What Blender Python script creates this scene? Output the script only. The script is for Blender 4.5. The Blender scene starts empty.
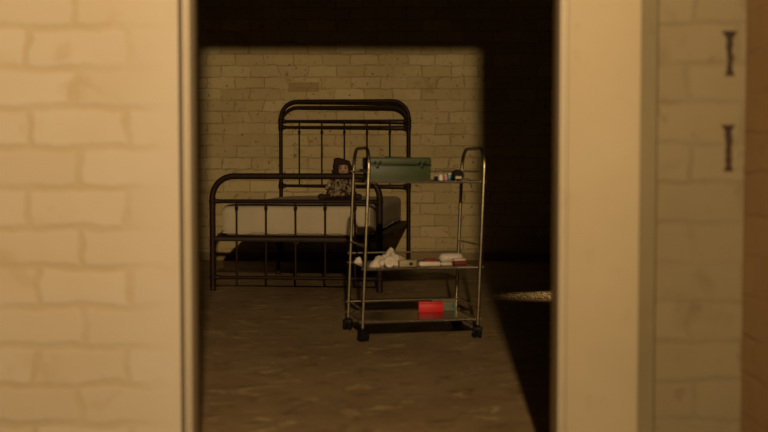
import bpy, bmesh, math, random
from mathutils import Vector, Matrix, noise
random.seed(7)
S = bpy.context.scene
COL = S.collection
PI = math.pi
CAMZ = 0.72
F = 1116.0

# ------------------------------------------------------------------ materials
class N:
    """small node-tree helper"""
    def __init__(s, name):
        s.m = bpy.data.materials.new(name); s.m.use_nodes = True
        s.t = s.m.node_tree; s.b = s.t.nodes['Principled BSDF']
        s.co = None
    def new(s, kind, **kw):
        n = s.t.nodes.new(kind)
        for k, v in kw.items():
            if k in n.inputs: n.inputs[k].default_value = v
            else: setattr(n, k, v)
        return n
    def link(s, a, b): s.t.links.new(a, b)
    def coord(s):
        if not s.co: s.co = s.new('ShaderNodeTexCoord').outputs['Object']
        return s.co
    def noise(s, scale, detail=4, rough=0.55, co=None, dist=0.0):
        n = s.new('ShaderNodeTexNoise', Scale=scale, Detail=detail, Roughness=rough, Distortion=dist)
        s.link(co or s.coord(), n.inputs['Vector']); return n.outputs['Fac']
    def ramp(s, fac, stops):
        r = s.new('ShaderNodeValToRGB'); e = r.color_ramp.elements
        while len(e) < len(stops): e.new(0.5)
        for i, (p, c) in enumerate(stops):
            e[i].position = p
            e[i].color = (*c, 1) if len(c) == 3 else c
        s.link(fac, r.inputs['Fac']); return r.outputs['Color']
    def val(s, fac, a, b):
        return s.ramp(fac, [(a, (0, 0, 0)), (b, (1, 1, 1))])
    def mix(s, fac, a, b, mode='MIX'):
        n = s.new('ShaderNodeMix', data_type='RGBA', blend_type=mode)
        for sock, v in ((n.inputs[0], fac), (n.inputs[6], a), (n.inputs[7], b)):
            if isinstance(v, (int, float)): sock.default_value = v
            elif isinstance(v, tuple): sock.default_value = (*v, 1) if len(v) == 3 else v
            else: s.link(v, sock)
        return n.outputs[2]
    def math(s, op, a, b=0.0):
        n = s.new('ShaderNodeMath', operation=op)
        for i, v in enumerate((a, b)):
            if isinstance(v, (int, float)): n.inputs[i].default_value = v
            else: s.link(v, n.inputs[i])
        return n.outputs[0]
    def color(s, c):
        if isinstance(c, tuple): s.b.inputs['Base Color'].default_value = (*c, 1)
        else: s.link(c, s.b.inputs['Base Color'])
    def bump(s, h, strength=0.5, dist=0.01, normal=None):
        b = s.new('ShaderNodeBump', Strength=strength, Distance=dist)
        s.link(h, b.inputs['Height'])
        if normal: s.link(normal, b.inputs['Normal'])
        s.link(b.outputs[0], s.b.inputs['Normal']); return b.outputs[0]
    def set(s, **kw):
        for k, v in kw.items():
            k = k.replace('_', ' ')
            if hasattr(v, 'is_linked'): s.link(v, s.b.inputs[k])
            else: s.b.inputs[k].default_value = v
        return s

def nospec(k):
    M[k].node_tree.nodes['Principled BSDF'].inputs['Specular IOR Level'].default_value = .22
def simple(name, c1, c2=None, rough=0.6, metal=0.0, nscale=30, bump=0.2, bdist=0.002, lo=0.35, hi=0.65, **kw):
    n = N(name); c2 = c2 or tuple(v * 0.75 for v in c1)
    f = n.noise(nscale, 5)
    n.color(n.ramp(f, [(lo, c1), (hi, c2)]))
    n.set(Roughness=rough, Metallic=metal, **kw)
    if bump: n.bump(n.noise(nscale * 3, 4), bump, bdist)
    return n.m

def brick_mat(name, axis, cols, mortar, dirt, specks, row=0.0875, width=0.215, off=(0, 0), plaster=None, mort=0.005,
              bstr=0.6, patch=None, patchlo=0.5, gdirt=None, gapk=.7, stained=None):
    """painted brick; axis 'x' for a wall whose face runs along x, 'y' for one along y"""
    n = N(name)
    sep = n.new('ShaderNodeSeparateXYZ'); n.link(n.coord(), sep.inputs[0])
    u = sep.outputs['X'] if axis == 'x' else sep.outputs['Y']
    comb = n.new('ShaderNodeCombineXYZ')
    wob = n.noise(6, 4); wob2 = n.noise(9, 4, co=None)
    n.link(n.math('ADD', n.math('ADD', u, off[0]), n.math('MULTIPLY', n.math('SUBTRACT', wob, .5), .09)), comb.inputs[0])
    n.link(n.math('ADD', n.math('ADD', sep.outputs['Z'], off[1]), n.math('MULTIPLY', n.math('SUBTRACT', wob2, .5), .035)), comb.inputs[1])
    br = n.new('ShaderNodeTexBrick'); br.offset = 0.5
    n.link(comb.outputs[0], br.inputs['Vector'])
    br.inputs['Scale'].default_value = 1; br.inputs['Mortar Size'].default_value = mort
    br.inputs['Mortar Smooth'].default_value = 0.6; br.inputs['Bias'].default_value = 0
    br.inputs['Brick Width'].default_value = width; br.inputs['Row Height'].default_value = row
    br.inputs['Color1'].default_value = (0, 0, 0, 1); br.inputs['Color2'].default_value = (1, 1, 1, 1)
    br.inputs['Mortar'].default_value = (0.5, 0.5, 0.5, 1)
    base = n.ramp(br.outputs['Color'], [(0.0, cols[0]), (0.5, cols[1]), (1.0, cols[2])])
    big = n.noise(2.3, 5, 0.6)
    base = n.mix(n.math('MULTIPLY', n.val(big, .42, .68), .55), base, dirt)
    mf = br.outputs['Fac']
    # mortar shows only where the paint has not bridged the joint
    br_gap = n.val(n.noise(5, 4, .6), .38, .6)
    mf_c = n.math('MULTIPLY', mf, n.math('ADD', n.math('MULTIPLY', br_gap, gapk), .08))
    if patch:   # ochre stained patches with a shape of their own
        pf = n.val(n.noise(6.5, 4, .6, dist=.4), patchlo, patchlo + .16)
        base = n.mix(n.math('MULTIPLY', pf, .8), base, patch)
    sp = n.val(n.noise(specks[2] if len(specks) > 2 else 16, 5, .7), .60, .66)
    base = n.mix(n.math('MULTIPLY', sp, specks[1]), base, specks[0])
    if plaster:  # smooth render carried over the bricks beside the frame: plaster = (edge coordinate, fade width, side)
        e, w, sd = plaster
        d = n.math('MULTIPLY', n.math('SUBTRACT', u, e), sd)
        d = n.math('ADD', d, n.math('MULTIPLY', n.math('SUBTRACT', n.noise(9, 3), .5), .09))
        k = n.math('DIVIDE', d, w)
        kk = n.new('ShaderNodeClamp'); n.link(k, kk.inputs[0]); k = kk.outputs[0]
        mf_c = n.math('MULTIPLY', mf_c, k); mf = n.math('MULTIPLY', mf, k)
        base = n.mix(k, cols[3] if len(cols) > 3 else cols[1], base)
    if stained:      # one ochre brick the whitewash has come off: centre u, centre z, half width, half height
        cu, cz, hu, hz = stained
        du = n.math('LESS_THAN', n.math('ABSOLUTE', n.math('SUBTRACT', n.math('ADD', u, n.math('MULTIPLY', n.math('SUBTRACT', wob, .5), .03)), cu)), hu)
        dz = n.math('LESS_THAN', n.math('ABSOLUTE', n.math('SUBTRACT', sep.outputs['Z'], cz)), hz)
        base = n.mix(n.math('MULTIPLY', n.math('MULTIPLY', du, dz), .75), base, (.40, .27, .08))
    colr = n.mix(mf_c, base, mortar)
    if gdirt:   # grime along the foot of the wall, up to gdirt[0] m
        g = n.math('MULTIPLY', n.math('SUBTRACT', gdirt[0], n.math('ADD', sep.outputs['Z'], n.math('MULTIPLY', n.noise(3, 4), .05))), 45.0)
        gc = n.new('ShaderNodeClamp'); n.link(g, gc.inputs[0])
        colr = n.mix(n.math('MULTIPLY', gc.outputs[0], .85), colr, gdirt[1])
    n.color(colr)
    n.set(Roughness=0.75)
    h = n.math('ADD', n.math('MULTIPLY', n.math('SUBTRACT', 1, mf_c), 1.3), n.math('MULTIPLY', n.noise(18, 6, .65), .9))
    n.bump(h, bstr, 0.006)
    return n.m

M = {}
M['near_brick'] = brick_mat('painted brick cream', 'x',
    [(.50, .44, .32), (.465, .40, .275), (.515, .46, .34), (.51, .45, .33)], (.42, .345, .20), (.47, .39, .25), ((.38, .29, .14), .12),
    off=(.13, .031), plaster=(-.448, .16, -1), mort=.012, bstr=.30, patch=(.40, .30, .14), patchlo=.58)
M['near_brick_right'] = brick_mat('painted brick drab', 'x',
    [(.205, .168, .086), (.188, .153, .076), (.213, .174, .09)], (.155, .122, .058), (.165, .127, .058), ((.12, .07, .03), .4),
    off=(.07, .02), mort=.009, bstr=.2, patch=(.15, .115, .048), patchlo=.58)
M['side_brick'] = brick_mat('painted brick brown', 'y',
    [(.40, .27, .125), (.37, .25, .115), (.41, .28, .13)], (.32, .21, .095), (.33, .21, .09), ((.2, .12, .05), .3), bstr=.25)
M['back_brick'] = brick_mat('old whitewashed brick', 'x',
    [(.67, .545, .265), (.58, .465, .21), (.72, .60, .305)], (.40, .295, .12), (.45, .35, .15), ((.13, .07, .03), .85, 26),
    row=.0862, off=(.04, .0), mort=.0065, bstr=.42, gapk=.95, stained=(-.604, 1.304, .118, .036), patch=(.42, .30, .12), patchlo=.60, gdirt=(.10, (.26, .185, .085)))
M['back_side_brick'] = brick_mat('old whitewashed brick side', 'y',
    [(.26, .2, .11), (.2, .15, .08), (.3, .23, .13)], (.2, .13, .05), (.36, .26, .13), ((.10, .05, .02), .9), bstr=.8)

def plaster_mat(name, c1, c2, stain, rough=.7):
    n = N(name)
    a = n.ramp(n.noise(3, 5, .6), [(.3, c1), (.7, c2)])
    a = n.mix(n.math('MULTIPLY', n.val(n.noise(14, 6, .7), .58, .72), .5), a, stain)
    n.color(a); n.set(Roughness=rough); n.bump(n.noise(22, 5), .35, .003)
    return n.m
M['casing'] = plaster_mat('cream painted door frame', (.55, .485, .34), (.52, .455, .31), (.42, .34, .2), .5)
M['plaster'] = plaster_mat('smooth cream render', (.46, .385, .235), (.42, .35, .21), (.33, .26, .13))
M['joint'] = plaster_mat('dirty joint filler', (.20, .16, .075), (.155, .125, .055), (.08, .055, .025))
M['ceiling'] = plaster_mat('dark low-bounce ceiling', (.08, .06, .035), (.06, .045, .025), (.05, .035, .02))  # darkened so the unseen ceilings bounce less light into the shadows

def floor_mat():
    n = N('worn brown concrete')
    a = n.ramp(n.noise(1.3, 6, .6), [(.3, (.22, .145, .068)), (.55, (.31, .215, .100)), (.75, (.25, .17, .080))])
    mp = n.new('ShaderNodeMapping'); mp.inputs['Scale'].default_value = (1, 1.3, 1); n.link(n.coord(), mp.inputs[0])
    flk = n.val(n.noise(7.5, 8, .68, co=mp.outputs[0], dist=.9), .55, .68)     # worn pale paint flakes
    a = n.mix(n.math('MULTIPLY', flk, .85), a, (.56, .43, .19))
    drk = n.val(n.noise(9, 8, .72, dist=.6), .52, .68)
    a = n.mix(n.math('MULTIPLY', drk, .65), a, (.10, .06, .025))
    n.color(a)
    n.set(Roughness=n.ramp(n.noise(6, 4), [(.3, (.5, .5, .5)), (.7, (.75, .75, .75))]))
    n.bump(n.math('ADD', n.noise(9, 8, .7), n.math('MULTIPLY', n.noise(70, 3), .25)), .5, .012)
    return n.m
M['floor'] = floor_mat()
M['near_floor'] = simple('dark concrete', (.08, .06, .04), (.06, .045, .03), .8, nscale=6)

M['iron'] = simple('dark bronze iron', (.030, .015, .008), (.022, .011, .006), .5, .0, 40, .1)
M['iron_rail'] = simple('brown steel angle', (.045, .026, .014), (.032, .018, .010), .6, .0, 25, .1)
def sheet_mat():
    n = N('off white bed sheet')
    n.color(n.ramp(n.noise(5, 4), [(.3, (.60, .52, .345)), (.7, (.53, .455, .295))]))
    n.set(Roughness=.9)
    n.bump(n.math('ADD', n.noise(10, 5, .6, dist=1.2), n.math('MULTIPLY', n.noise(300, 2), .1)), .35, .012)
    return n.m
M['sheet'] = sheet_mat()
M['wood'] = simple('dark slat wood', (.07, .045, .025), None, .8, nscale=12)
M['chrome'] = simple('tarnished chrome tube', (.50, .44, .27), (.40, .34, .20), .34, 1.0, 30, .05)
M['shelf'] = simple('dull steel shelf', (.30, .25, .17), (.22, .18, .12), .26, 1.0, 14, .08)
M['black'] = simple('black plastic', (.009, .007, .006), None, .55, nscale=30, bump=.05)
M['rubber'] = simple('black rubber', (.008, .006, .005), None, .85, nscale=30, bump=.1)
M['green'] = simple('green hammered steel', (.060, .082, .026), (.048, .066, .021), .52, .0, 14, .15)
M['dkgreen'] = simple('dark green steel', (.012, .03, .017), None, .4, .4, 20, .1)
M['red'] = simple('red card', (.70, .008, .006), (.60, .007, .005), .5, nscale=12, bump=.03)
M['red_dark'] = simple('dark red fabric', (.22, .02, .018), None, .8, nscale=30)
M['cotton'] = simple('white cotton gauze', (.74, .66, .52), (.64, .55, .41), .9, nscale=22, bump=.4, bdist=.004)
M['paper'] = simple('cream paper', (.62, .54, .38), (.54, .46, .31), .7, nscale=25, bump=.1)
M['plastic_wrap'] = simple('glossy white plastic wrap', (.68, .60, .47), (.58, .50, .38), .14, nscale=26, bump=1.0, bdist=.006)
M['olive'] = simple('olive tin', (.36, .31, .17), (.28, .23, .12), .5, nscale=20)
M['teal'] = simple('teal plastic', (.02, .20, .19), None, .35, nscale=20, bump=.05)
M['pink'] = simple('pink plastic', (.6, .26, .27), None, .35, nscale=20, bump=.05)
M['white_gloss'] = simple('white glossy plastic', (.75, .7, .6), None, .15, nscale=20, bump=.05)
M['skin'] = simple('painted doll face', (.56, .38, .22), (.48, .31, .17), .6, nscale=40, bump=.1)
M['hair'] = simple('dark brown wool', (.050, .020, .013), (.035, .014, .009), .9, nscale=60, bump=.8, bdist=.004)
M['shoe'] = simple('dark brown felt', (.040, .022, .015), None, .8, nscale=60)
M['ink'] = simple('dark doll paint', (.03, .015, .01), None, .5, bump=0)
M['rust'] = simple('rusted iron', (.055, .024, .008), (.022, .010, .004), .85, .1, 40, .8)
M['speckle_crumb'] = simple('pale light-speckle crumbs', (.70, .58, .38), (.45, .33, .2), .45, nscale=40)
def dress_mat():
    n = N('floral print cotton')
    v = n.new('ShaderNodeTexVoronoi', Scale=24.0); n.link(n.coord(), v.inputs['Vector'])
    w = n.noise(24, 2, .5, dist=1.6)
    f = n.ramp(w, [(.50, (.56, .47, .27)), (.53, (.12, .03, .02)), (.60, (.08, .025, .018)), (.65, (.50, .42, .24))])
    f = n.mix(n.val(v.outputs['Distance'], .22, .26), (.10, .03, .02), f)
    n.color(f); n.set(Roughness=.9); n.bump(n.noise(60, 3), .2, .002)
    return n.m
M['dress'] = dress_mat()
def clear_mat():
    n = N('cloudy clear plastic'); n.color((.36, .36, .24))
    n.set(Roughness=.25, Transmission_Weight=.55, IOR=1.3); return n.m
M['clear'] = clear_mat()

for k in ('iron', 'iron_rail', 'black', 'rubber'): nospec(k)
# ------------------------------------------------------------------ mesh helpers
def link(name, bm, m, parent=None, smooth=True, loc=None, rz=None):
    me = bpy.data.meshes.new(name)
    bmesh.ops.recalc_face_normals(bm, faces=bm.faces)
    bm.to_mesh(me); bm.free()
    mats = m if isinstance(m, (list, tuple)) else [m]
    for k in mats: me.materials.append(M[k])
    if smooth:
        for p in me.polygons: p.use_smooth = True
        try: me.set_sharp_from_angle(angle=math.radians(38))
        except Exception: pass
    o = bpy.data.objects.new(name, me); COL.objects.link(o)
    if parent: o.parent = parent
    if loc: o.location = loc
    if rz is not None: o.rotation_euler.z = rz
    return o
def tag(o, label, cat, group=None, kind=None):
    o['label'] = label; o['category'] = cat
    if group: o['group'] = group
    if kind: o['kind'] = kind
    return o
def thing(name, label, cat, loc=(0, 0, 0), rz=0, group=None):
    o = bpy.data.objects.new(name, None); COL.objects.link(o)
    o.empty_display_size = .05
    o.location = loc; o.rotation_euler.z = rz
    return tag(o, label, cat, group)
def structure(name, bm, m, label, cat='wall', smooth=False):
    o = link(name, bm, m, smooth=smooth); o['kind'] = 'structure'; o['label'] = label; o['category'] = cat
    return o
def box(bm, x0, x1, y0, y1, z0, z1, bev=0.0, seg=2):
    r = bmesh.ops.create_cube(bm, size=1)
    vs = r['verts']
    for v in vs:
        v.co = Vector(((x0 + x1) / 2 + v.co.x * (x1 - x0), (y0 + y1) / 2 + v.co.y * (y1 - y0), (z0 + z1) / 2 + v.co.z * (z1 - z0)))
    if bev:
        es = list({e for v in vs for e in v.link_edges})
        r2 = bmesh.ops.bevel(bm, geom=es, offset=bev, segments=seg, affect='EDGES', profile=.5)
        return [v for v in bm.verts if v.is_valid and v in set(r2['verts'])] or vs
    return vs
def tube(bm, pts, r, n=12, cap=True, flat=None):
    pts = [Vector(p) for p in pts]
    rs = r if isinstance(r, (list, tuple)) else [r] * len(pts)
    t0 = (pts[1] - pts[0]).normalized()
    up = Vector((0, 0, 1)) if abs(t0.z) < .9 else Vector((0, 1, 0))
    a = t0.cross(up).normalized()
    rings = []
    for i, p in enumerate(pts):
        if i == 0: t = t0
        elif i == len(pts) - 1: t = (pts[i] - pts[i - 1]).normalized()
        else: t = ((pts[i + 1] - p).normalized() + (p - pts[i - 1]).normalized()).normalized()
        a = (a - t * a.dot(t)).normalized(); b = t.cross(a)
        rings.append([bm.verts.new(p + (a * math.cos(2 * PI * k / n) + b * math.sin(2 * PI * k / n) * (flat or 1)) * rs[i]) for k in range(n)])
    for i in range(len(rings) - 1):
        for k in range(n):
            bm.faces.new((rings[i][k], rings[i][(k + 1) % n], rings[i + 1][(k + 1) % n], rings[i + 1][k]))
    if cap:
        bm.faces.new(rings[0][::-1]); bm.faces.new(rings[-1])
def lathe(bm, prof, c=(0, 0, 0), n=20, mat=None):
    """prof: (r, z) list; closed at the ends; mat: optional matrix"""
    mt = mat or Matrix.Translation(c)
    rings = []
    for r, z in prof:
        if r < 1e-6: rings.append([bm.verts.new(mt @ Vector((0, 0, z)))])
        else: rings.append([bm.verts.new(mt @ Vector((r * math.cos(2 * PI * k / n), r * math.sin(2 * PI * k / n), z))) for k in range(n)])
    for A, B in zip(rings, rings[1:]):
        for k in range(n):
            if len(A) == 1 and len(B) == 1: continue
            if len(A) == 1: bm.faces.new((A[0], B[(k + 1) % n], B[k]))
            elif len(B) == 1: bm.faces.new((A[k], A[(k + 1) % n], B[0]))
            else: bm.faces.new((A[k], A[(k + 1) % n], B[(k + 1) % n], B[k]))
    if len(rings[0]) > 1: bm.faces.new(rings[0][::-1])
    if len(rings[-1]) > 1: bm.faces.new(rings[-1])
def ball(bm, c, r, sc=(1, 1, 1), sub=3, nz=0.0, nf=20):
    res = bmesh.ops.create_icosphere(bm, subdivisions=sub, radius=1)
    for v in res['verts']:
        d = v.co.normalized()
        k = 1 + nz * noise.noise(Vector(d * 3) + Vector(c) * nf)
        v.co = Vector((c[0] + d.x * r * sc[0] * k, c[1] + d.y * r * sc[1] * k, c[2] + d.z * r * sc[2] * k))
def B(): return bmesh.new()
def arc(cx, cz, r, a0, a1, y=0, n=8):
    return [(cx + r * math.cos(a0 + (a1 - a0) * i / n), y, cz + r * math.sin(a0 + (a1 - a0) * i / n)) for i in range(n + 1)]

# ------------------------------------------------------------------ the near room and its wall
NW = 2.45; TH = 0.105           # near wall face and thickness
XL, XR = -.424, .384            # opening
CEIL = 2.6; LINT = 2.001
def bx(*a, bev=0):
    b = B(); box(b, *a, bev=bev); return b
structure('wall_front', bx(-1.9, -.4495, NW, NW + TH, 0, CEIL), 'near_brick', 'cream painted brick wall left of the doorway')
b = B(); box(b, XR + .016, .562, NW - .004, NW + TH, 0, CEIL, bev=.006)
structure('wall_front_pier', b, 'plaster', 'smooth cream rendered pier right of the doorway', smooth=True)
structure('wall_front_joint', bx(.562, .599, NW + .010, NW + TH, 0, CEIL), 'joint', 'dark dirty vertical joint between rendered pier and brick')
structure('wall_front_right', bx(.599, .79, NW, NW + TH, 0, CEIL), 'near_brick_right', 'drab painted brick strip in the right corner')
structure('wall_front_top', bx(-.4495, XR + .016, NW, NW + TH, LINT + .02, CEIL), 'near_brick', 'painted brick over the doorway')
# door frame: casing with a shallow groove, jambs and head
fr = bpy.data.objects.new('door_1', None); COL.objects.link(fr); fr['kind'] = 'structure'; fr['category'] = 'door frame'
fr['label'] = 'cream painted frame lining the open doorway'
def jamb(xa, s):
    b = B()
    box(b, min(xa, xa + s * .0065), max(xa, xa + s * .0065), NW - .008, NW + TH, 0, LINT, bev=.003)
    box(b, min(xa + s * .009, xa + s * .0155), max(xa + s * .009, xa + s * .0155), NW - .006, NW + TH, 0, LINT, bev=.002)
    box(b, min(xa + s * .005, xa + s * .011), max(xa + s * .005, xa + s * .011), NW + .004, NW + TH - .002, 0, LINT)
    link('jamb', b, 'casing', fr)
jamb(XL, -1); jamb(XR, 1)
b = B(); box(b, XL - .0155, XR + .0155, NW - .008, NW + TH, LINT, LINT + .02, bev=.003); link('head_jamb', b, 'casing', fr)
structure('wall_right', bx(.79, .89, -2.4, NW + TH, 0, CEIL), 'side_brick', 'brown painted brick side wall at the right edge')
structure('wall_left', bx(-2.0, -1.9, -2.4, NW + TH, 0, CEIL), 'side_brick', 'near room left wall')
structure('wall_behind', bx(-2.0, .89, -2.5, -2.4, 0, CEIL), 'side_brick', 'near room rear wall')
structure('floor_near', bx(-2.0, .89, -2.5, NW + TH, -.1, 0), 'near_floor', 'near room floor', 'floor')
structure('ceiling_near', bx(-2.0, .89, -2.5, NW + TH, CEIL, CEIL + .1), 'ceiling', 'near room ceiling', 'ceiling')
# far room
BW = 8.42; BL, BR = -2.3, 2.9; Y0 = NW + TH
structure('wall_back', bx(BL, BR, BW, BW + .1, 0, CEIL), 'back_brick', 'old whitewashed brick wall behind the bed')
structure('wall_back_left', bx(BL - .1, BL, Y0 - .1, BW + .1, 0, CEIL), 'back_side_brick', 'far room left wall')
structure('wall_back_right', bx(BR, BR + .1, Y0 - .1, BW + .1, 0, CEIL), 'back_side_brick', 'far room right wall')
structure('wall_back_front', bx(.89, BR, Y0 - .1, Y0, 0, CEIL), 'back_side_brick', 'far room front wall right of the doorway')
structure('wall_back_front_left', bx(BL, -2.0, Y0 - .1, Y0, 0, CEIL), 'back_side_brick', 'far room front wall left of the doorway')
structure('floor', bx(BL - .1, BR + .1, Y0, BW + .1, -.1, 0), 'floor', 'worn brown concrete floor with pale flakes', 'floor')
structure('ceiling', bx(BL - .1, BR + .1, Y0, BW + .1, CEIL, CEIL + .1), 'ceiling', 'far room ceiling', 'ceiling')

# rusted iron remnants on the drab brick strip
def bracket(px, py0, py1, label):
    x = (px - 384) * NW / F; z1 = CAMZ + (165 - py0) * NW / F; z0 = CAMZ + (165 - py1) * NW / F
    t = thing('rusted_bracket', label, 'bracket', (x, NW, z0), 0, None)
    h = z1 - z0; b = B()
    def strip(pts):      # irregular plate, 4 mm thick
        vs = [b.verts.new((px_, -.003, pz)) for px_, pz in pts]; f = b.faces.new(vs)
        r = bmesh.ops.extrude_face_region(b, geom=[f])
        for v in r['geom']:
            if isinstance(v, bmesh.types.BMVert): v.co.y = .0015
    L, R_ = [], []
    for i in range(17):
        u = i / 16
        w = .0060 + .012 * max(0, u - .86) / .14 + .005 * max(0, .10 - u) / .10 + .0035 * math.exp(-((u - .72) / .14) ** 2) + .0045 * noise.noise(Vector((u * 6, px, py0)))
        c = .0030 * noise.noise(Vector((u * 4, 3, py0)))
        L.append((c - w, u * h)); R_.append((c + w * (1.0 if u < .5 else .8), u * h))
    strip(L + R_[::-1])
    link('plate', b, 'rust', t, smooth=False)
    for u in (.08, .93):
        b = B(); ball(b, (0, -.004, u * h), .0035, (1, .6, 1), 2)
        link('nail_head', b, 'rust', t)
bracket(728, 32, 76, 'upper rusty iron strip fixed to the drab brick right of the doorway')
bracket(728, 125, 171, 'lower rusty iron strip fixed to the drab brick right of the doorway')

# ------------------------------------------------------------------ bed
W2 = .481; HL = 1.01
bed = thing('iron_bed', 'dark iron single bed with arched tube headboard and footboard against the brick wall', 'bed',
            (-.399, 7.335, 0), -math.radians(5.9))
def end_frame(name, y, ztop, zrail, zlow, low_r, r, rr1, zin=None, z2=None):
    fo = bpy.data.objects.new(name, None); COL.objects.link(fo); fo.parent = bed; fo.location = (0, y, 0)
    R_ = .125
    b = B()
    path = [(-W2, 0, .02), (-W2, 0, zlow), (-W2, 0, zrail)] + arc(-W2 + R_, ztop - R_, R_, PI, PI / 2, n=12) + \
           arc(W2 - R_, ztop - R_, R_, PI / 2, 0, n=12) + [(W2, 0, zrail), (W2, 0, zlow), (W2, 0, .02)]
    tube(b, path, r, 16)
    link('arch_tube', b, 'iron', fo)
    if zin:
        b = B(); xi = W2 - .004
        tube(b, [(-xi, 0, zin - R_ - .03)] + arc(-xi + R_, zin - R_, R_, PI, PI / 2, n=12) + arc(xi - R_, zin - R_, R_, PI / 2, 0, n=12) + [(xi, 0, zin - R_ - .03)], .0118, 14)
        link('inner_arch', b, 'iron', fo)
    for z, rr in ((zrail, rr1), (zlow, low_r)) + (((z2, .009),) if z2 else ()):
        b = B(); tube(b, [(-W2, 0, z), (W2, 0, z)], rr, 12); link('rail', b, 'iron', fo)
    for s in (-1, 1):
        for z in (zrail, zlow) + ((z2,) if z2 else ()):
            b = B()
            lathe(b, [(.015, -.026), (.019, -.024), (.019, -.016), (.0165, -.013), (.0175, -.009), (.021, -.006), (.021, .006), (.0175, .009),
                      (.0165, .013), (.019, .016), (.019, .024), (.015, .026)], (s * W2, 0, z), 18)
            lathe(b, [(.0135, .014), (.0135, .034), (.0115, .038), (.009, .040)], n=14,
                  mat=Matrix.Translation((s * W2, 0, z)) @ Matrix.Rotation(-s * PI / 2, 4, 'Y'))
            link('cast_collar', b, 'iron', fo)
        b = B(); lathe(b, [(.012, 0), (.017, .002), (.018, .02), (.0155, .024)], (s * W2, 0, 0), 16)
        link('foot_cap', b, 'iron', fo)
    for k in range(5):
        x = (k - 2) * .1705
        b = B(); tube(b, [(x, 0, zlow), (x, 0, zrail)], .0062, 10)
        zz = (z2 or zrail) - .036
        lathe(b, [(.0056, -.016), (.008, -.013), (.0065, -.009), (.0105, -.004), (.0105, .004), (.0065, .009), (.008, .013), (.0056, .016)], (x, 0, zz), 12)
        link('spindle', b, 'iron', fo)
    return fo
end_frame('headboard', HL, 1.194, 1.049, .567, .0085, .0148, .009, 1.150, 1.004)
end_frame('footboard', -HL, .656, .513, .077, .0105, .0175, .012)
def angle_bar(p0, p1, inward):      # L-section: upright web + ledge
    b = B(); x0, y0 = p0; x1, y1 = p1
    if abs(x1 - x0) > abs(y1 - y0):
        box(b, x0, x1, y0 - .002, y0 + .002, .284, .307); box(b, x0, x1, min(y0, y0 + inward), max(y0, y0 + inward), .288, .292)
    else:
        box(b, x0 - .002, x0 + .002, y0, y1, .284, .307); box(b, min(x0, x0 + inward), max(x0, x0 + inward), y0, y1, .288, .292)
    return b
link('cross_rail', angle_bar((-W2, -HL), (W2, -HL), .03), 'iron', bed, False)
link('cross_rail', angle_bar((-W2, HL), (W2, HL), -.03), 'iron_rail', bed, False)
link('side_rail', angle_bar((-W2 + .01, -HL), (-W2 + .01, HL), .03), 'iron_rail', bed, False)
link('side_rail', angle_bar((W2 - .01, -HL), (W2 - .01, HL), -.03), 'iron_rail', bed, False)
for k in range(11):
    y = -.93 + k * .186
    link('slat', bx(-W2 + .012, W2 - .012, y - .088, y + .088, .292, .304, bev=.002), 'wood', bed, False)
b = B(); box(b, -.015, .015, -HL + .01, HL - .01, .270, .290); link('centre_beam', b, 'iron_rail', bed, False)
b = B(); box(b, -W2 + .01, W2 - .01, -.03, 0, .262, .290); link('centre_beam', b, 'iron_rail', bed, False)
for x in (-.30, .30):
    b = B(); tube(b, [(x, -.015, .012), (x, -.015, .265)], .013, 12)
    lathe(b, [(.016, 0), (.019, .003), (.019, .02), (.013, .024)], (x, -.015, 0), 14)
    link('support_leg', b, 'iron', bed)

# mattress in a fitted sheet
def mattress():
    b = B(); nx, ny, nz = 40, 70, 8
    x0, x1, y0, y1, z0, z1 = -.447, .432, -.975, .965, .308, .492
    r = bmesh.ops.create_cube(b, size=1)
    bmesh.ops.subdivide_edges(b, edges=b.edges[:], cuts=31, use_grid_fill=True)
    cx, cy, cz = (x0 + x1) / 2, (y0 + y1) / 2, (z0 + z1) / 2
    hx, hy, hz = (x1 - x0) / 2, (y1 - y0) / 2, (z1 - z0) / 2; rd = .045
    for v in b.verts:
        p = Vector((v.co.x * 2 * hx, v.co.y * 2 * hy, v.co.z * 2 * hz))
        q = Vector((max(-hx + rd, min(hx - rd, p.x)), max(-hy + rd, min(hy - rd, p.y)), max(-hz + rd, min(hz - rd, p.z))))
        d = p - q
        if d.length > 1e-6: p = q + d.normalized() * rd if sum(abs(c) > 1e-6 for c in d) > 1 else p
        # soft sag and pulled fabric
        pw = p + Vector((cx, cy, cz))
        if p.z > 0: p.z += .004 * noise.noise(pw * 4) - .004 * math.exp(-((pw.x + .0) ** 2 + (pw.y + .2) ** 2) * 6)
        if abs(p.z) < hz - .01 or p.z < 0:
            k = (hz - p.z) / (2 * hz)
            n_ = noise.noise(Vector((pw.x * 14, pw.y * 14, pw.z * 5)))
            p.x += math.copysign(.006 * n_ * k, p.x) if abs(p.x) > hx - .03 else 0
            p.y += math.copysign(.006 * n_ * k, p.y) if abs(p.y) > hy - .03 else 0
        v.co = p + Vector((cx, cy, cz))
    return b
TR = bed.matrix_basis.copy()
ba = -math.radians(5.9)
mt = thing('mattress', 'thin mattress under an off-white fitted sheet lying on the iron bed', 'mattress', (-.399, 7.335, 0), ba)
link('mattress_pad', mattress(), 'sheet', mt)
b = B()    # gathered hem of the sheet, tucked along the lower edge
for side in range(4):
    pts = []
    n_ = 90
    for i in range(n_ + 1):
        u = i / n_
        if side == 0: x, y = -.43 + .845 * u, -.976
        elif side == 1: x, y = .433, -.95 + 1.9 * u
        elif side == 2: x, y = .415 - .845 * u, .966
        else: x, y = -.448, .95 - 1.9 * u
        w = .5 + .5 * noise.noise(Vector((x * 11, y * 11, 2)))
        o_ = .003 * noise.noise(Vector((x * 30, y * 30, 5)))
        pts.append((x + (o_ if side in (1, 3) else 0), y + (o_ if side in (0, 2) else 0), .316 + .026 * w))
    tube(b, pts, [.004 + .003 * noise.noise(Vector((i * .35, side, 0))) for i in range(n_ + 1)], 8)
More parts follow.
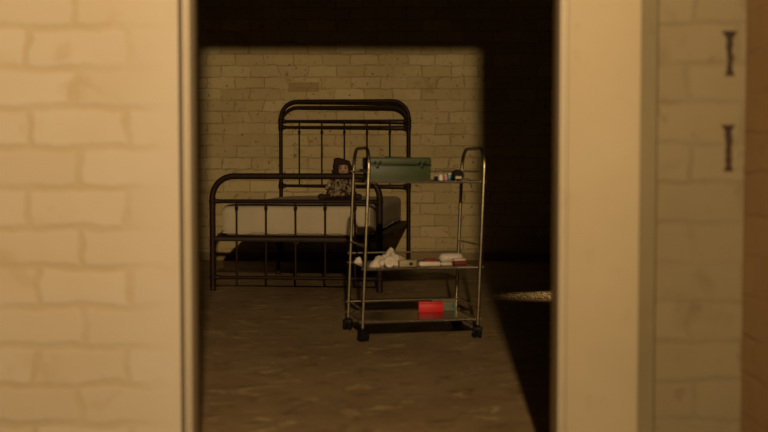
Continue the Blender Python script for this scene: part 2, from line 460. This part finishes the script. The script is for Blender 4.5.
link('sheet_hem', b, 'sheet', mt)

# ------------------------------------------------------------------ doll on the bed
doll = thing('rag_doll', 'small dark-haired doll in a cream floral dress sitting on the mattress behind the footboard', 'doll',
             (-.288, 7.42, .490), math.radians(-4))
def skin_body():
    """cloth doll body as one continuous figure"""
    me = bpy.data.meshes.new('body')
    V = [(0, .01, .035), (0, .01, .09), (0, .008, .135), (.004, .006, .158), (.018, .002, .203),
         (-.042, .004, .132), (-.072, -.012, .085), (-.082, -.03, .045), (-.088, -.038, .030),
         (.042, .004, .132), (.076, -.010, .085), (.095, -.025, .048), (.108, -.030, .032),
         (-.03, -.005, .030), (-.075, -.045, .026), (-.115, -.060, .022),
         (.03, -.005, .030), (.08, -.040, .026), (.118, -.050, .022)]
    E = [(0, 1), (1, 2), (2, 3), (3, 4), (2, 5), (5, 6), (6, 7), (7, 8), (2, 9), (9, 10), (10, 11), (11, 12), (0, 13), (13, 14), (14, 15), (0, 16), (16, 17), (17, 18)]
    RR = [.036, .034, .030, .016, .030, .016, .013, .011, .012, .016, .013, .011, .012, .022, .017, .014, .022, .017, .014]
    me.from_pydata(V, E, []); o = bpy.data.objects.new('body', me); COL.objects.link(o)
    sk = o.modifiers.new('s', 'SKIN')
    for i, s in enumerate(me.skin_vertices[0].data): s.radius = (RR[i], RR[i]); s.use_root = (i == 0)
    ss = o.modifiers.new('u', 'SUBSURF'); ss.levels = 2
    dg = bpy.context.evaluated_depsgraph_get(); dg.update()
    me2 = bpy.data.meshes.new_from_object(o.evaluated_get(dg))
    bpy.data.objects.remove(o)
    me2.name = 'body'; me2.materials.clear(); me2.materials.append(M['hair'])
    for p in me2.polygons: p.use_smooth = True
    o = bpy.data.objects.new('body', me2); COL.objects.link(o); o.parent = doll
    return o
body = skin_body()
b = B(); ball(b, (.020, -.006, .204), .043, (.95, .92, 1.05), 4); link('head', b, 'skin', doll)
b = B()
for s in (-1, 1):
    ball(b, (.020 + s * .016, -.0435, .209), .0055, (1, .5, 1.1), 2)
    tube(b, [(.020 + s * .009, -.0455, .219), (.020 + s * .016, -.0462, .222), (.020 + s * .024, -.043, .219)], .0014, 6)
link('eyes', b, 'ink', doll)
b = B(); ball(b, (.020, -.0475, .199), .0042, (1, .9, 1), 2); link('nose', b, 'skin', doll)
b = B(); tube(b, [(.010, -.0425, .187), (.020, -.0450, .184), (.030, -.0425, .187)], .002, 6); link('mouth', b, 'red_dark', doll)
# hair cap open at the face, tilted peak to the left
b = B(); ball(b, (0, 0, 0), .062, (1.05, .92, 1.0), 4, .12, 9)
kill = []
for v in b.verts:
    d = v.co
    if d.y < -.018 and abs(d.x - .012) < .028 and -.05 < d.z < .024: kill.append(v)
bmesh.ops.delete(b, geom=kill, context='VERTS')
for v in b.verts:
    if v.co.z > .02 and v.co.x < 0: v.co.x -= (v.co.z - .02) * .55; v.co.z += (v.co.z - .02) * .28
    if v.co.z < -.01: v.co.x *= 1.16
bmesh.ops.solidify(b, geom=b.faces[:], thickness=.006)
for v in b.verts: v.co += Vector((.012, .006, .206))
link('hair', b, 'hair', doll)
# dress: gathered skirt and bodice with folds
b = B(); rings = []
prof = [(.030, .158), (.054, .150), (.064, .135), (.068, .115), (.072, .095), (.078, .072), (.084, .048), (.088, .030), (.090, .022)]
for j, (r, z) in enumerate(prof):
    ring = []
    for k in range(64):
        a = 2 * PI * k / 64; f = j / (len(prof) - 1)
        rr = r * (1 + .09 * f * math.sin(a * 9 + .8 * math.sin(3 * a)))
        ring.append(b.verts.new((rr * math.cos(a) * 1.0, rr * math.sin(a) * .78 - .004, z + .004 * f * math.sin(a * 9))))
    rings.append(ring)
for A, C in zip(rings, rings[1:]):
    for k in range(64): b.faces.new((A[k], A[(k + 1) % 64], C[(k + 1) % 64], C[k]))
bmesh.ops.solidify(b, geom=b.faces[:], thickness=.003)
link('dress', b, 'dress', doll)
b = B(); A = None      # dark scalloped frill along the hem
for rr0, zz0 in ((.088, .026), (.097, .014), (.102, .003)):
    ring = []
    for k in range(96):
        a = 2 * PI * k / 96; q = rr0 * (1 + .06 * math.sin(a * 14))
        ring.append(b.verts.new((q * math.cos(a), q * math.sin(a) * .80 - .004, zz0 + .004 * math.sin(a * 14) * (zz0 > .01))))
    if A:
        for k in range(96): b.faces.new((A[k], A[(k + 1) % 96], ring[(k + 1) % 96], ring[k]))
    A = ring
bmesh.ops.solidify(b, geom=b.faces[:], thickness=.0025)
link('hem_frill', b, 'hair', doll)
for s in (-1, 1):
    b = B(); p = [(s * .036, .002, .140), (s * .058, -.004, .115), (s * .076, -.012, .085), (s * .082, -.020, .066)]
    tube(b, p, [.019, .024, .024, .021], 14); link('sleeve', b, 'dress', doll)
    b = B(); ball(b, (s * .122, -.054, .022), .020, (1.25, .85, 1.0), 3, .06); link('shoe', b, 'shoe', doll)
b = B(); lathe(b, [(.024, -.003), (.034, -.004), (.038, 0), (.034, .004), (.024, .003)], (0, 0, .155), 24); link('collar', b, 'paper', doll)

# ------------------------------------------------------------------ trolley
CA = math.radians(12.0)
CX, CY = .1145, 4.745
SH = .040                       # the frame leans sideways by this much per metre of height
cart = thing('service_trolley', 'three-tier chrome tube trolley on black castors leaning slightly sideways in front of the bed', 'trolley', (CX, CY, 0), CA)
HX, HY = .2445, .168
def sh(p): return (p[0] + SH * p[2], p[1], p[2])
def shear(bm):
    for v in bm.verts: v.co.x += SH * v.co.z
for s in (-1, 1):
    b = B(); R_ = .050; zt = .790
    path = [(s * HX, -HY, .048), (s * HX, -HY, .3)]
    for i in range(11):
        a = PI - (PI / 2) * i / 10; path.append((s * HX, -HY + .075 + .075 * math.cos(a), zt - .085 + .085 * math.sin(a)))
    for i in range(11):
        a = PI / 2 - (PI / 2) * i / 10; path.append((s * HX, HY - .075 + .075 * math.cos(a), zt - .085 + .085 * math.sin(a)))
    path += [(s * HX, HY, .3), (s * HX, HY, .048)]
    tube(b, path, .0074, 14); shear(b)
    link('end_hoop', b, 'chrome', cart)
SHELF = [(.651, .692, .692), (.295, .336, .386), (.078, .124, .126)]   # deck, rear rail, side rail heights
for zs, zr, zd in SHELF:
    b = B()
    box(b, -HX + .004, HX - .004, -HY + .004, HY - .004, zs - .002, zs + .001)
    for y in (-HY + .002, HY - .005): box(b, -HX, HX, y, y + .003, zs - .006, zs + .005)
    for x in (-HX, HX - .003): box(b, x, x + .003, -HY + .004, HY - .004, zs - .006, zs + .005)
    for k in range(46): # pressed studs along the lip
        ball(b, (-HX + .012 + k * (2 * HX - .024) / 45, -HY + .0015, zs), .0024, (1, 1, 1), 1)
    shear(b); sf = link('shelf', b, 'shelf', cart)
    b = B(); tube(b, [(-HX - .012, HY, zr), (HX + .012, HY, zr)], .0042, 10)
    shear(b); link('guard_rail', b, 'chrome', cart)
    for s in (-1, 1):
        b = B(); tube(b, [(s * HX, -HY, zd), (s * HX, HY, zd)], .0042, 10); shear(b); link('guard_rail', b, 'chrome', cart)
        for y in (-HY, HY):
            b = B(); tube(b, [(s * (HX + .002), y, zs), (s * (HX + .014), y, zs)], [.0038, .0048], 8); shear(b); link('bolt', b, 'chrome', cart)
for sx in (-1, 1):
    for sy in (-1, 1):
        x, y = sx * HX + SH * .04, sy * HY
        b = B(); a = .5 if sx * sy > 0 else -.4
        mt_ = Matrix.Translation((x, y, 0)) @ Matrix.Rotation(a, 4, 'Z')
        for s in (-1, 1):                     # twin wheel halves
            lathe(b, [(.0, -.0075), (.016, -.0075), (.0205, -.0055), (.0212, 0), (.0205, .0055), (.016, .0075), (0, .0075)], n=24,
                  mat=mt_ @ Matrix.Translation((s * .0105, -.006, .0212)) @ Matrix.Rotation(PI / 2, 4, 'Y'))
        cs = link('castor', b, 'rubber', cart)
        b = B(); mt2 = mt_
        vs = box(b, -.021, .021, -.022, .012, .026, .046, bev=.006)
        lathe(b, [(.009, .044), (.009, .054), (.006, .056)], (0, 0, 0), 12)
        b.transform(mt2); link('castor_hood', b, 'black', cs)

def at(px, d): return (px - 384) / F * d
def world_item(name, label, cat, px, d, z, rz=CA, group=None):
    d -= .04
    return thing(name, label, cat, (at(px, d), d, z), rz, group)
ZT, ZM, ZB = .6522, .2962, .0792

# toolbox
tb = world_item('toolbox', 'green steel toolbox with clasps on the top shelf of the trolley', 'toolbox', 396.5, 4.80, ZT)
w, dp, h, hs = .1335, .070, .100, .066
b = B(); box(b, -w, w, -dp, dp, .001, hs, bev=.004)
box(b, -w - .001, w + .001, -dp - .001, dp + .001, .001, .006, bev=.001)
link('body', b, 'green', tb)
b = B(); box(b, -w - .0022, w + .0022, -dp - .0022, dp + .0022, hs + .001, h, bev=.009, seg=3)
link('lid', b, 'green', tb)
b = B()
box(b, -w - .0034, w + .0034, -dp - .0034, dp + .0034, hs - .0015, hs + .0035, bev=.001)
link('seam_bead', b, 'dkgreen', tb)
for x in (-.098, .094):
    for dx in (-.011, .011):
        b = B(); box(b, x + dx - .005, x + dx + .005, -dp - .007, -dp - .0015, hs + .006, hs + .019, bev=.001)
        ball(b, (x + dx, -dp - .007, hs + .014), .003, sub=2)
        link('clasp', b, 'dkgreen', tb)
    b = B(); box(b, x - .006, x + .006, -dp - .0065, -dp, hs - .012, hs + .004, bev=.0012); link('hasp', b, 'dkgreen', tb)
b = B(); box(b, -w - .006, -w - .001, -.03, .03, .030, .062, bev=.002)
tube(b, [(-w - .003, -.034, .046), (-w - .018, -.030, .046), (-w - .018, .030, .046), (-w - .003, .034, .046)], .005, 10)
link('end_handle', b, 'black', tb)
b = B(); tube(b, [(-.05, 0, h - .002), (-.05, 0, h + .002), (.05, 0, h + .002), (.05, 0, h - .002)], .003, 10); link('top_handle', b, 'dkgreen', tb)

def small_bottle(name, label, cat, px, d, z, r, hh, m, capm, rz=0):
    t = world_item(name, label, cat, px, d, z, rz)
    b = B(); lathe(b, [(0, 0), (r * .9, 0), (r, r * .15), (r, hh * .66), (r * .8, hh * .76), (r * .45, hh * .8), (r * .45, hh * .84)], n=20); link('bottle_body', b, m, t)
    b = B(); lathe(b, [(0, hh * .80), (r * .55, hh * .80), (r * .55, hh * .98), (r * .45, hh), (0, hh)], n=16); link('cap', b, capm, t)
    return t
small_bottle('small_bottle', 'tiny dark bottle right beside the green toolbox on the top shelf', 'bottle', 436, 4.80, ZT, .0085, .026, 'black', 'white_gloss')
small_bottle('small_bottle', 'tiny glossy white bottle with pink cap on the top shelf', 'bottle', 440.7, 4.765, ZT, .0105, .034, 'white_gloss', 'pink')
small_bottle('small_bottle', 'tiny pink bottle with white cap on the top shelf', 'bottle', 445.8, 4.80, ZT, .0085, .028, 'pink', 'white_gloss')
t = world_item('small_box', 'small teal box between tiny bottles and black spool on top shelf', 'box', 450.6, 4.82, ZT)
b = B(); box(b, -.013, .013, -.012, .012, 0, .026, bev=.002); link('carton', b, 'teal', t)
b = B(); box(b, -.0135, .0135, -.0125, .0125, .0262, .033, bev=.002); link('lid', b, 'white_gloss', t)
t = world_item('tape_spool', 'round black spool with pale label and loose strap at right end of top shelf', 'spool', 457.5, 4.71, ZT)
b = B(); lathe(b, [(0, -.016), (.022, -.016), (.0245, -.012), (.0245, .012), (.022, .016), (0, .016)], n=28,
               mat=Matrix.Translation((0, 0, .0246)) @ Matrix.Rotation(PI / 2, 4, 'X')); link('case', b, 'black', t)
b = B(); box(b, -.013, .013, -.0178, -.0158, .010, .021, bev=.0006); link('sticker', b, 'paper', t)
b = B(); tube(b, [(.018, -.012, .014), (.024, -.024, .011), (.029, -.038, .010), (.032, -.048, .0105), (.035, -.056, .006), (.038, -.060, -.004), (.044, -.061, -.028)], [.003] * 7, 8, flat=.4)
link('strap', b, 'black', t)

# crumpled cloth and dressings
def crumple(name, label, cat, px, d, z, hx, hy, hh, peak, seed, m, sharp=1.0, rz=CA):
    t = world_item(name, label, cat, px, d, z, rz)
    b = B(); nr, na = 22, 60; rings = []
    for j in range(nr + 1):
        u = j / nr; ring = []
        for k in range(na):
            a = 2 * PI * k / na
            edge = 1 + .22 * noise.noise(Vector((math.cos(a) * 1.6, math.sin(a) * 1.6, seed)))
            x, y = hx * u * edge * math.cos(a), hy * u * edge * math.sin(a)
            q = Vector((x * 30, y * 22, seed))
            rid = 1 - abs(noise.noise(q)) * 2.0
            rid2 = 1 - abs(noise.noise(q * 2.3 + Vector((5, 1, 2)))) * 2
            env = (1 - u ** 3.4)
            pk = math.exp(-(((x - peak[0]) / .016) ** 2 + ((y - peak[1]) / .05) ** 2)) * peak[2]
            zz = env * hh * (.50 + .38 * max(0, rid) ** 1.6 + .10 * max(0, rid2)) + pk * env
            ring.append(b.verts.new((x, y, max(.0012, zz + .0015)))) if j else None
            if not j and k == 0: ring = [b.verts.new((0, 0, max(.0012, zz)))]; break
        rings.append(ring)
    for A, C in zip(rings, rings[1:]):
        for k in range(na):
            if len(A) == 1: b.faces.new((A[0], C[k], C[(k + 1) % na]))
            else: b.faces.new((A[k], C[k], C[(k + 1) % na], A[(k + 1) % na]))
    bot = [b.verts.new((v.co.x * .97, v.co.y * .97, .0002)) for v in rings[-1]]
    for k in range(na): b.faces.new((rings[-1][k], bot[k], bot[(k + 1) % na], rings[-1][(k + 1) % na]))
    b.faces.new(bot)
    o = link(name, b, m, None); bpy.data.objects.remove(t)
    d -= .04; o.location = (at(px, d), d, z); o.rotation_euler.z = rz
    return tag(o, label, cat)
crumple('crumpled_cloth', 'large crumpled white gauze cloth heaped with a peak on the middle shelf', 'cloth', 390, 4.79, ZM, .088, .070, .045, (.004, .0, .030), 3.1, 'cotton')
crumple('cloth_wad', 'small white wad of cotton in front of the big cloth heap', 'cloth', 374.5, 4.672, ZM, .026, .022, .030, (0, 0, .004), 8.3, 'cotton')
crumple('cloth_wad', 'white scrap of cloth at the far left end of the middle shelf', 'cloth', 358.5, 4.85, ZM, .020, .026, .024, (0, 0, .008), 12.7, 'cotton')
# roll of bandage, end facing the viewer
t = world_item('bandage_roll', 'round white bandage roll lying end-on before the crumpled cloth', 'bandage', 389.5, 4.665, ZM, .05)
b = B(); mt_ = Matrix.Translation((0, 0, .0225)) @ Matrix.Rotation(PI / 2, 4, 'X')
lathe(b, [(.0225, -.016), (.0225, .016), (.020, .0172), (.0165, .016), (.0125, .0172), (.0090, .016), (.0090, -.016), (.0225, -.016)][:-1] + [], n=30, mat=mt_)
link('gauze', b, 'plastic_wrap', t)
b = B(); lathe(b, [(0, -.017), (.0085, -.017), (.0085, .0185), (.005, .0185), (.005, .012), (0, .012)], n=20, mat=mt_); link('core', b, 'paper', t)
# olive tin with dark hole
t = world_item('dressing_tin', 'olive drab flat tin with a dark round hole right of the cloth heap', 'tin', 407.5, 4.69, ZM, CA * .6)
b = B(); box(b, -.036, .036, -.020, .020, 0, .026, bev=.003); link('tin_body', b, 'olive', t)
b = B(); lathe(b, [(0, -.001), (.0065, -.001), (.0075, .001), (0, .001)], n=18, mat=Matrix.Translation((.012, -.0205, .013)) @ Matrix.Rotation(PI / 2, 4, 'X')); link('hole_rim', b, 'black', t)
b = B(); box(b, -.037, .037, -.021, .021, .021, .0275, bev=.002); link('lid', b, 'olive', t)
def packet(name, label, px, d, z, w_, dd, hh, m, rz, fold=True, m2=None):
    t = world_item(name, label, 'packet', px, d, z, rz)
    b = B(); box(b, -w_ / 2, w_ / 2, -dd / 2, dd / 2, 0, hh, bev=min(hh, dd) * .32, seg=3)
    bmesh.ops.subdivide_edges(b, edges=[e for e in b.edges if e.calc_length() > w_ * .5], cuts=8, use_grid_fill=True)
    for v in b.verts:
        if v.co.z > hh * .4: v.co.z += .002 * noise.noise(v.co * 60 + Vector((px, 0, 0)))
    link('wrapper', b, m, t)
    if fold:
        for s in (-1, 1):
            b = B(); box(b, s * w_ / 2 - .004, s * w_ / 2 + .005, -dd * .42, dd * .42, hh * .35, hh * .35 + .002, bev=.0008); link('crimped_end', b, m2 or m, t)
    return t
packet('bandage_packet', 'long white dressing packet in the middle of the middle shelf', 429.5, 4.72, ZM, .092, .034, .018, 'cotton', CA)
packet('bandage_packet', 'dark red packet lying behind the long white one', 430, 4.785, ZM, .058, .026, .027, 'red_dark', CA)
packet('bandage_packet', 'short flat white packet in front of the shiny roll', 446, 4.745, ZM, .046, .03, .014, 'paper', CA)
packet('bandage_packet', 'small dark red cloth packet near the right end of middle shelf', 460, 4.79, ZM, .056, .04, .013, 'red_dark', CA, False)
pk = packet('bandage_packet', 'cream paper packet on top of the dark red one', 459, 4.80, ZM + .0145, .050, .03, .010, 'paper', CA + .1)
# shiny wrapped roll
t = world_item('wrapped_roll', 'shiny plastic-wrapped white roll lying lengthwise at the back of the middle shelf', 'roll', 451.2, 4.875, ZM)
b = B(); pr = [(0, -.049), (.012, -.049), (.0185, -.043)] + [(.0200 + .0012 * noise.noise(Vector((i * .7, 0, 4))), -.043 + i * .00573) for i in range(1, 15)] + [(.0185, .043), (.012, .049), (0, .049)]
lathe(b, pr, n=28, mat=Matrix.Translation((0, 0, .0212)) @ Matrix.Rotation(PI / 2, 4, 'Y'))
for v in b.verts: v.co += v.normal * 0 + Vector((0, 0, .0012 * noise.noise(v.co * 90)))
link('wrapping', b, 'plastic_wrap', t)
for s in (-1, 1):
    b = B(); lathe(b, [(.010, 0), (.0125, .002), (.006, .006), (0, .007)], n=16, mat=Matrix.Translation((s * .048, 0, .0212)) @ Matrix.Rotation(s * PI / 2, 4, 'Y')); link('twisted_end', b, 'plastic_wrap', t)
# bottom shelf
t = world_item('red_box', 'bright red card box on the bottom shelf of the trolley', 'box', 430.8, 4.885, ZB, math.radians(4))
b = B(); box(b, -.0535, .0535, -.020, .020, 0, .037, bev=.0015); link('carton', b, 'red', t)
b = B(); box(b, -.0542, .0542, -.0207, .0207, .0375, .0465, bev=.0015); link('lid', b, 'red', t)
t = world_item('clear_plastic_case', 'cloudy clear plastic case behind the red box on the bottom shelf', 'case', 443.5, 4.935, ZB, CA)
b = B(); box(b, -.052, .052, -.018, .018, 0, .040, bev=.003); link('case_body', b, 'clear', t)
b = B(); box(b, -.053, .053, -.019, .019, .0405, .050, bev=.003); link('lid', b, 'clear', t)
b = B(); box(b, .034, .046, -.0192, -.0182, .012, .032); link('sticker', b, 'teal', t)

# crumbs added to speckle the patch of light on the floor at the right
b = B()
for i in range(2600):
    x = random.uniform(.6, 1.7); y = 6.05 + random.gauss(0, .15); r = random.choice((.002, .003, .003, .004, .006, .008))
    if x > 2.2 or x < .60 or abs(y - 6.12) > .06 + .45 * (x - .60): continue
    n0 = len(b.verts)
    bmesh.ops.create_icosphere(b, subdivisions=1, radius=r, matrix=Matrix.Translation((x, y, r * .35)) @ Matrix.Rotation(random.random() * 6, 4, 'Z') @ Matrix.Diagonal((1 + random.random(), 1, .6, 1)))
o = link('light_speckle_crumbs', b, 'speckle_crumb', None, smooth=False)
tag(o, 'scattered pale light-speckle crumbs added to sparkle in the light on the dark floor right of the trolley', 'crumbs', kind='stuff')

# ------------------------------------------------------------------ light
def spot(name, loc, tgt, energy, color, angle, blend, rad):
    l = bpy.data.lights.new(name, 'SPOT'); l.energy = energy; l.color = color
    l.spot_size = math.radians(angle); l.spot_blend = blend; l.shadow_soft_size = rad
    o = bpy.data.objects.new(name, l); COL.objects.link(o); o.location = loc
    o.rotation_euler = (Vector(tgt) - Vector(loc)).to_track_quat('-Z', 'Y').to_euler()
    return o
l = bpy.data.lights.new('film_lamp', 'AREA'); l.shape = 'ELLIPSE'; l.size = .09; l.size_y = .06; l.energy = 72; l.color = (1.0, .70, .40); l.spread = math.radians(110)
lo = bpy.data.objects.new('film_lamp', l); COL.objects.link(lo); lo.location = (.178, -1.30, 2.27)
lo.rotation_euler = (Vector((-1.2, 8.8, .9)) - lo.location).to_track_quat('-Z', 'Y').to_euler()
spot('floor_patch_spot', (2.75, 6.4, 1.1), (1.22, 6.14, 0), 230, (1.0, .70, .34), 18, .9, .02)  # unseen spot added to throw the patch of light on the floor
wd = bpy.data.worlds.new('World'); S.world = wd; wd.use_nodes = True
wd.node_tree.nodes['Background'].inputs[0].default_value = (0, 0, 0, 1)

# ------------------------------------------------------------------ camera
cam = bpy.data.cameras.new('Camera'); co = bpy.data.objects.new('Camera', cam); COL.objects.link(co)
cam.sensor_width = 36; cam.lens = F / 768 * 36
co.location = (0, 0, CAMZ); co.rotation_euler = (math.radians(90) - math.atan(51 / F), 0, 0)
cam.dof.use_dof = True; cam.dof.focus_distance = 7.4; cam.dof.aperture_fstop = 2.9
cam.clip_start = .05
S.camera = co
S.view_settings.view_transform = 'Standard'; S.view_settings.look = 'None'
S.view_settings.exposure = 0.0; S.view_settings.gamma = 1
S.view_settings.use_curve_mapping = False
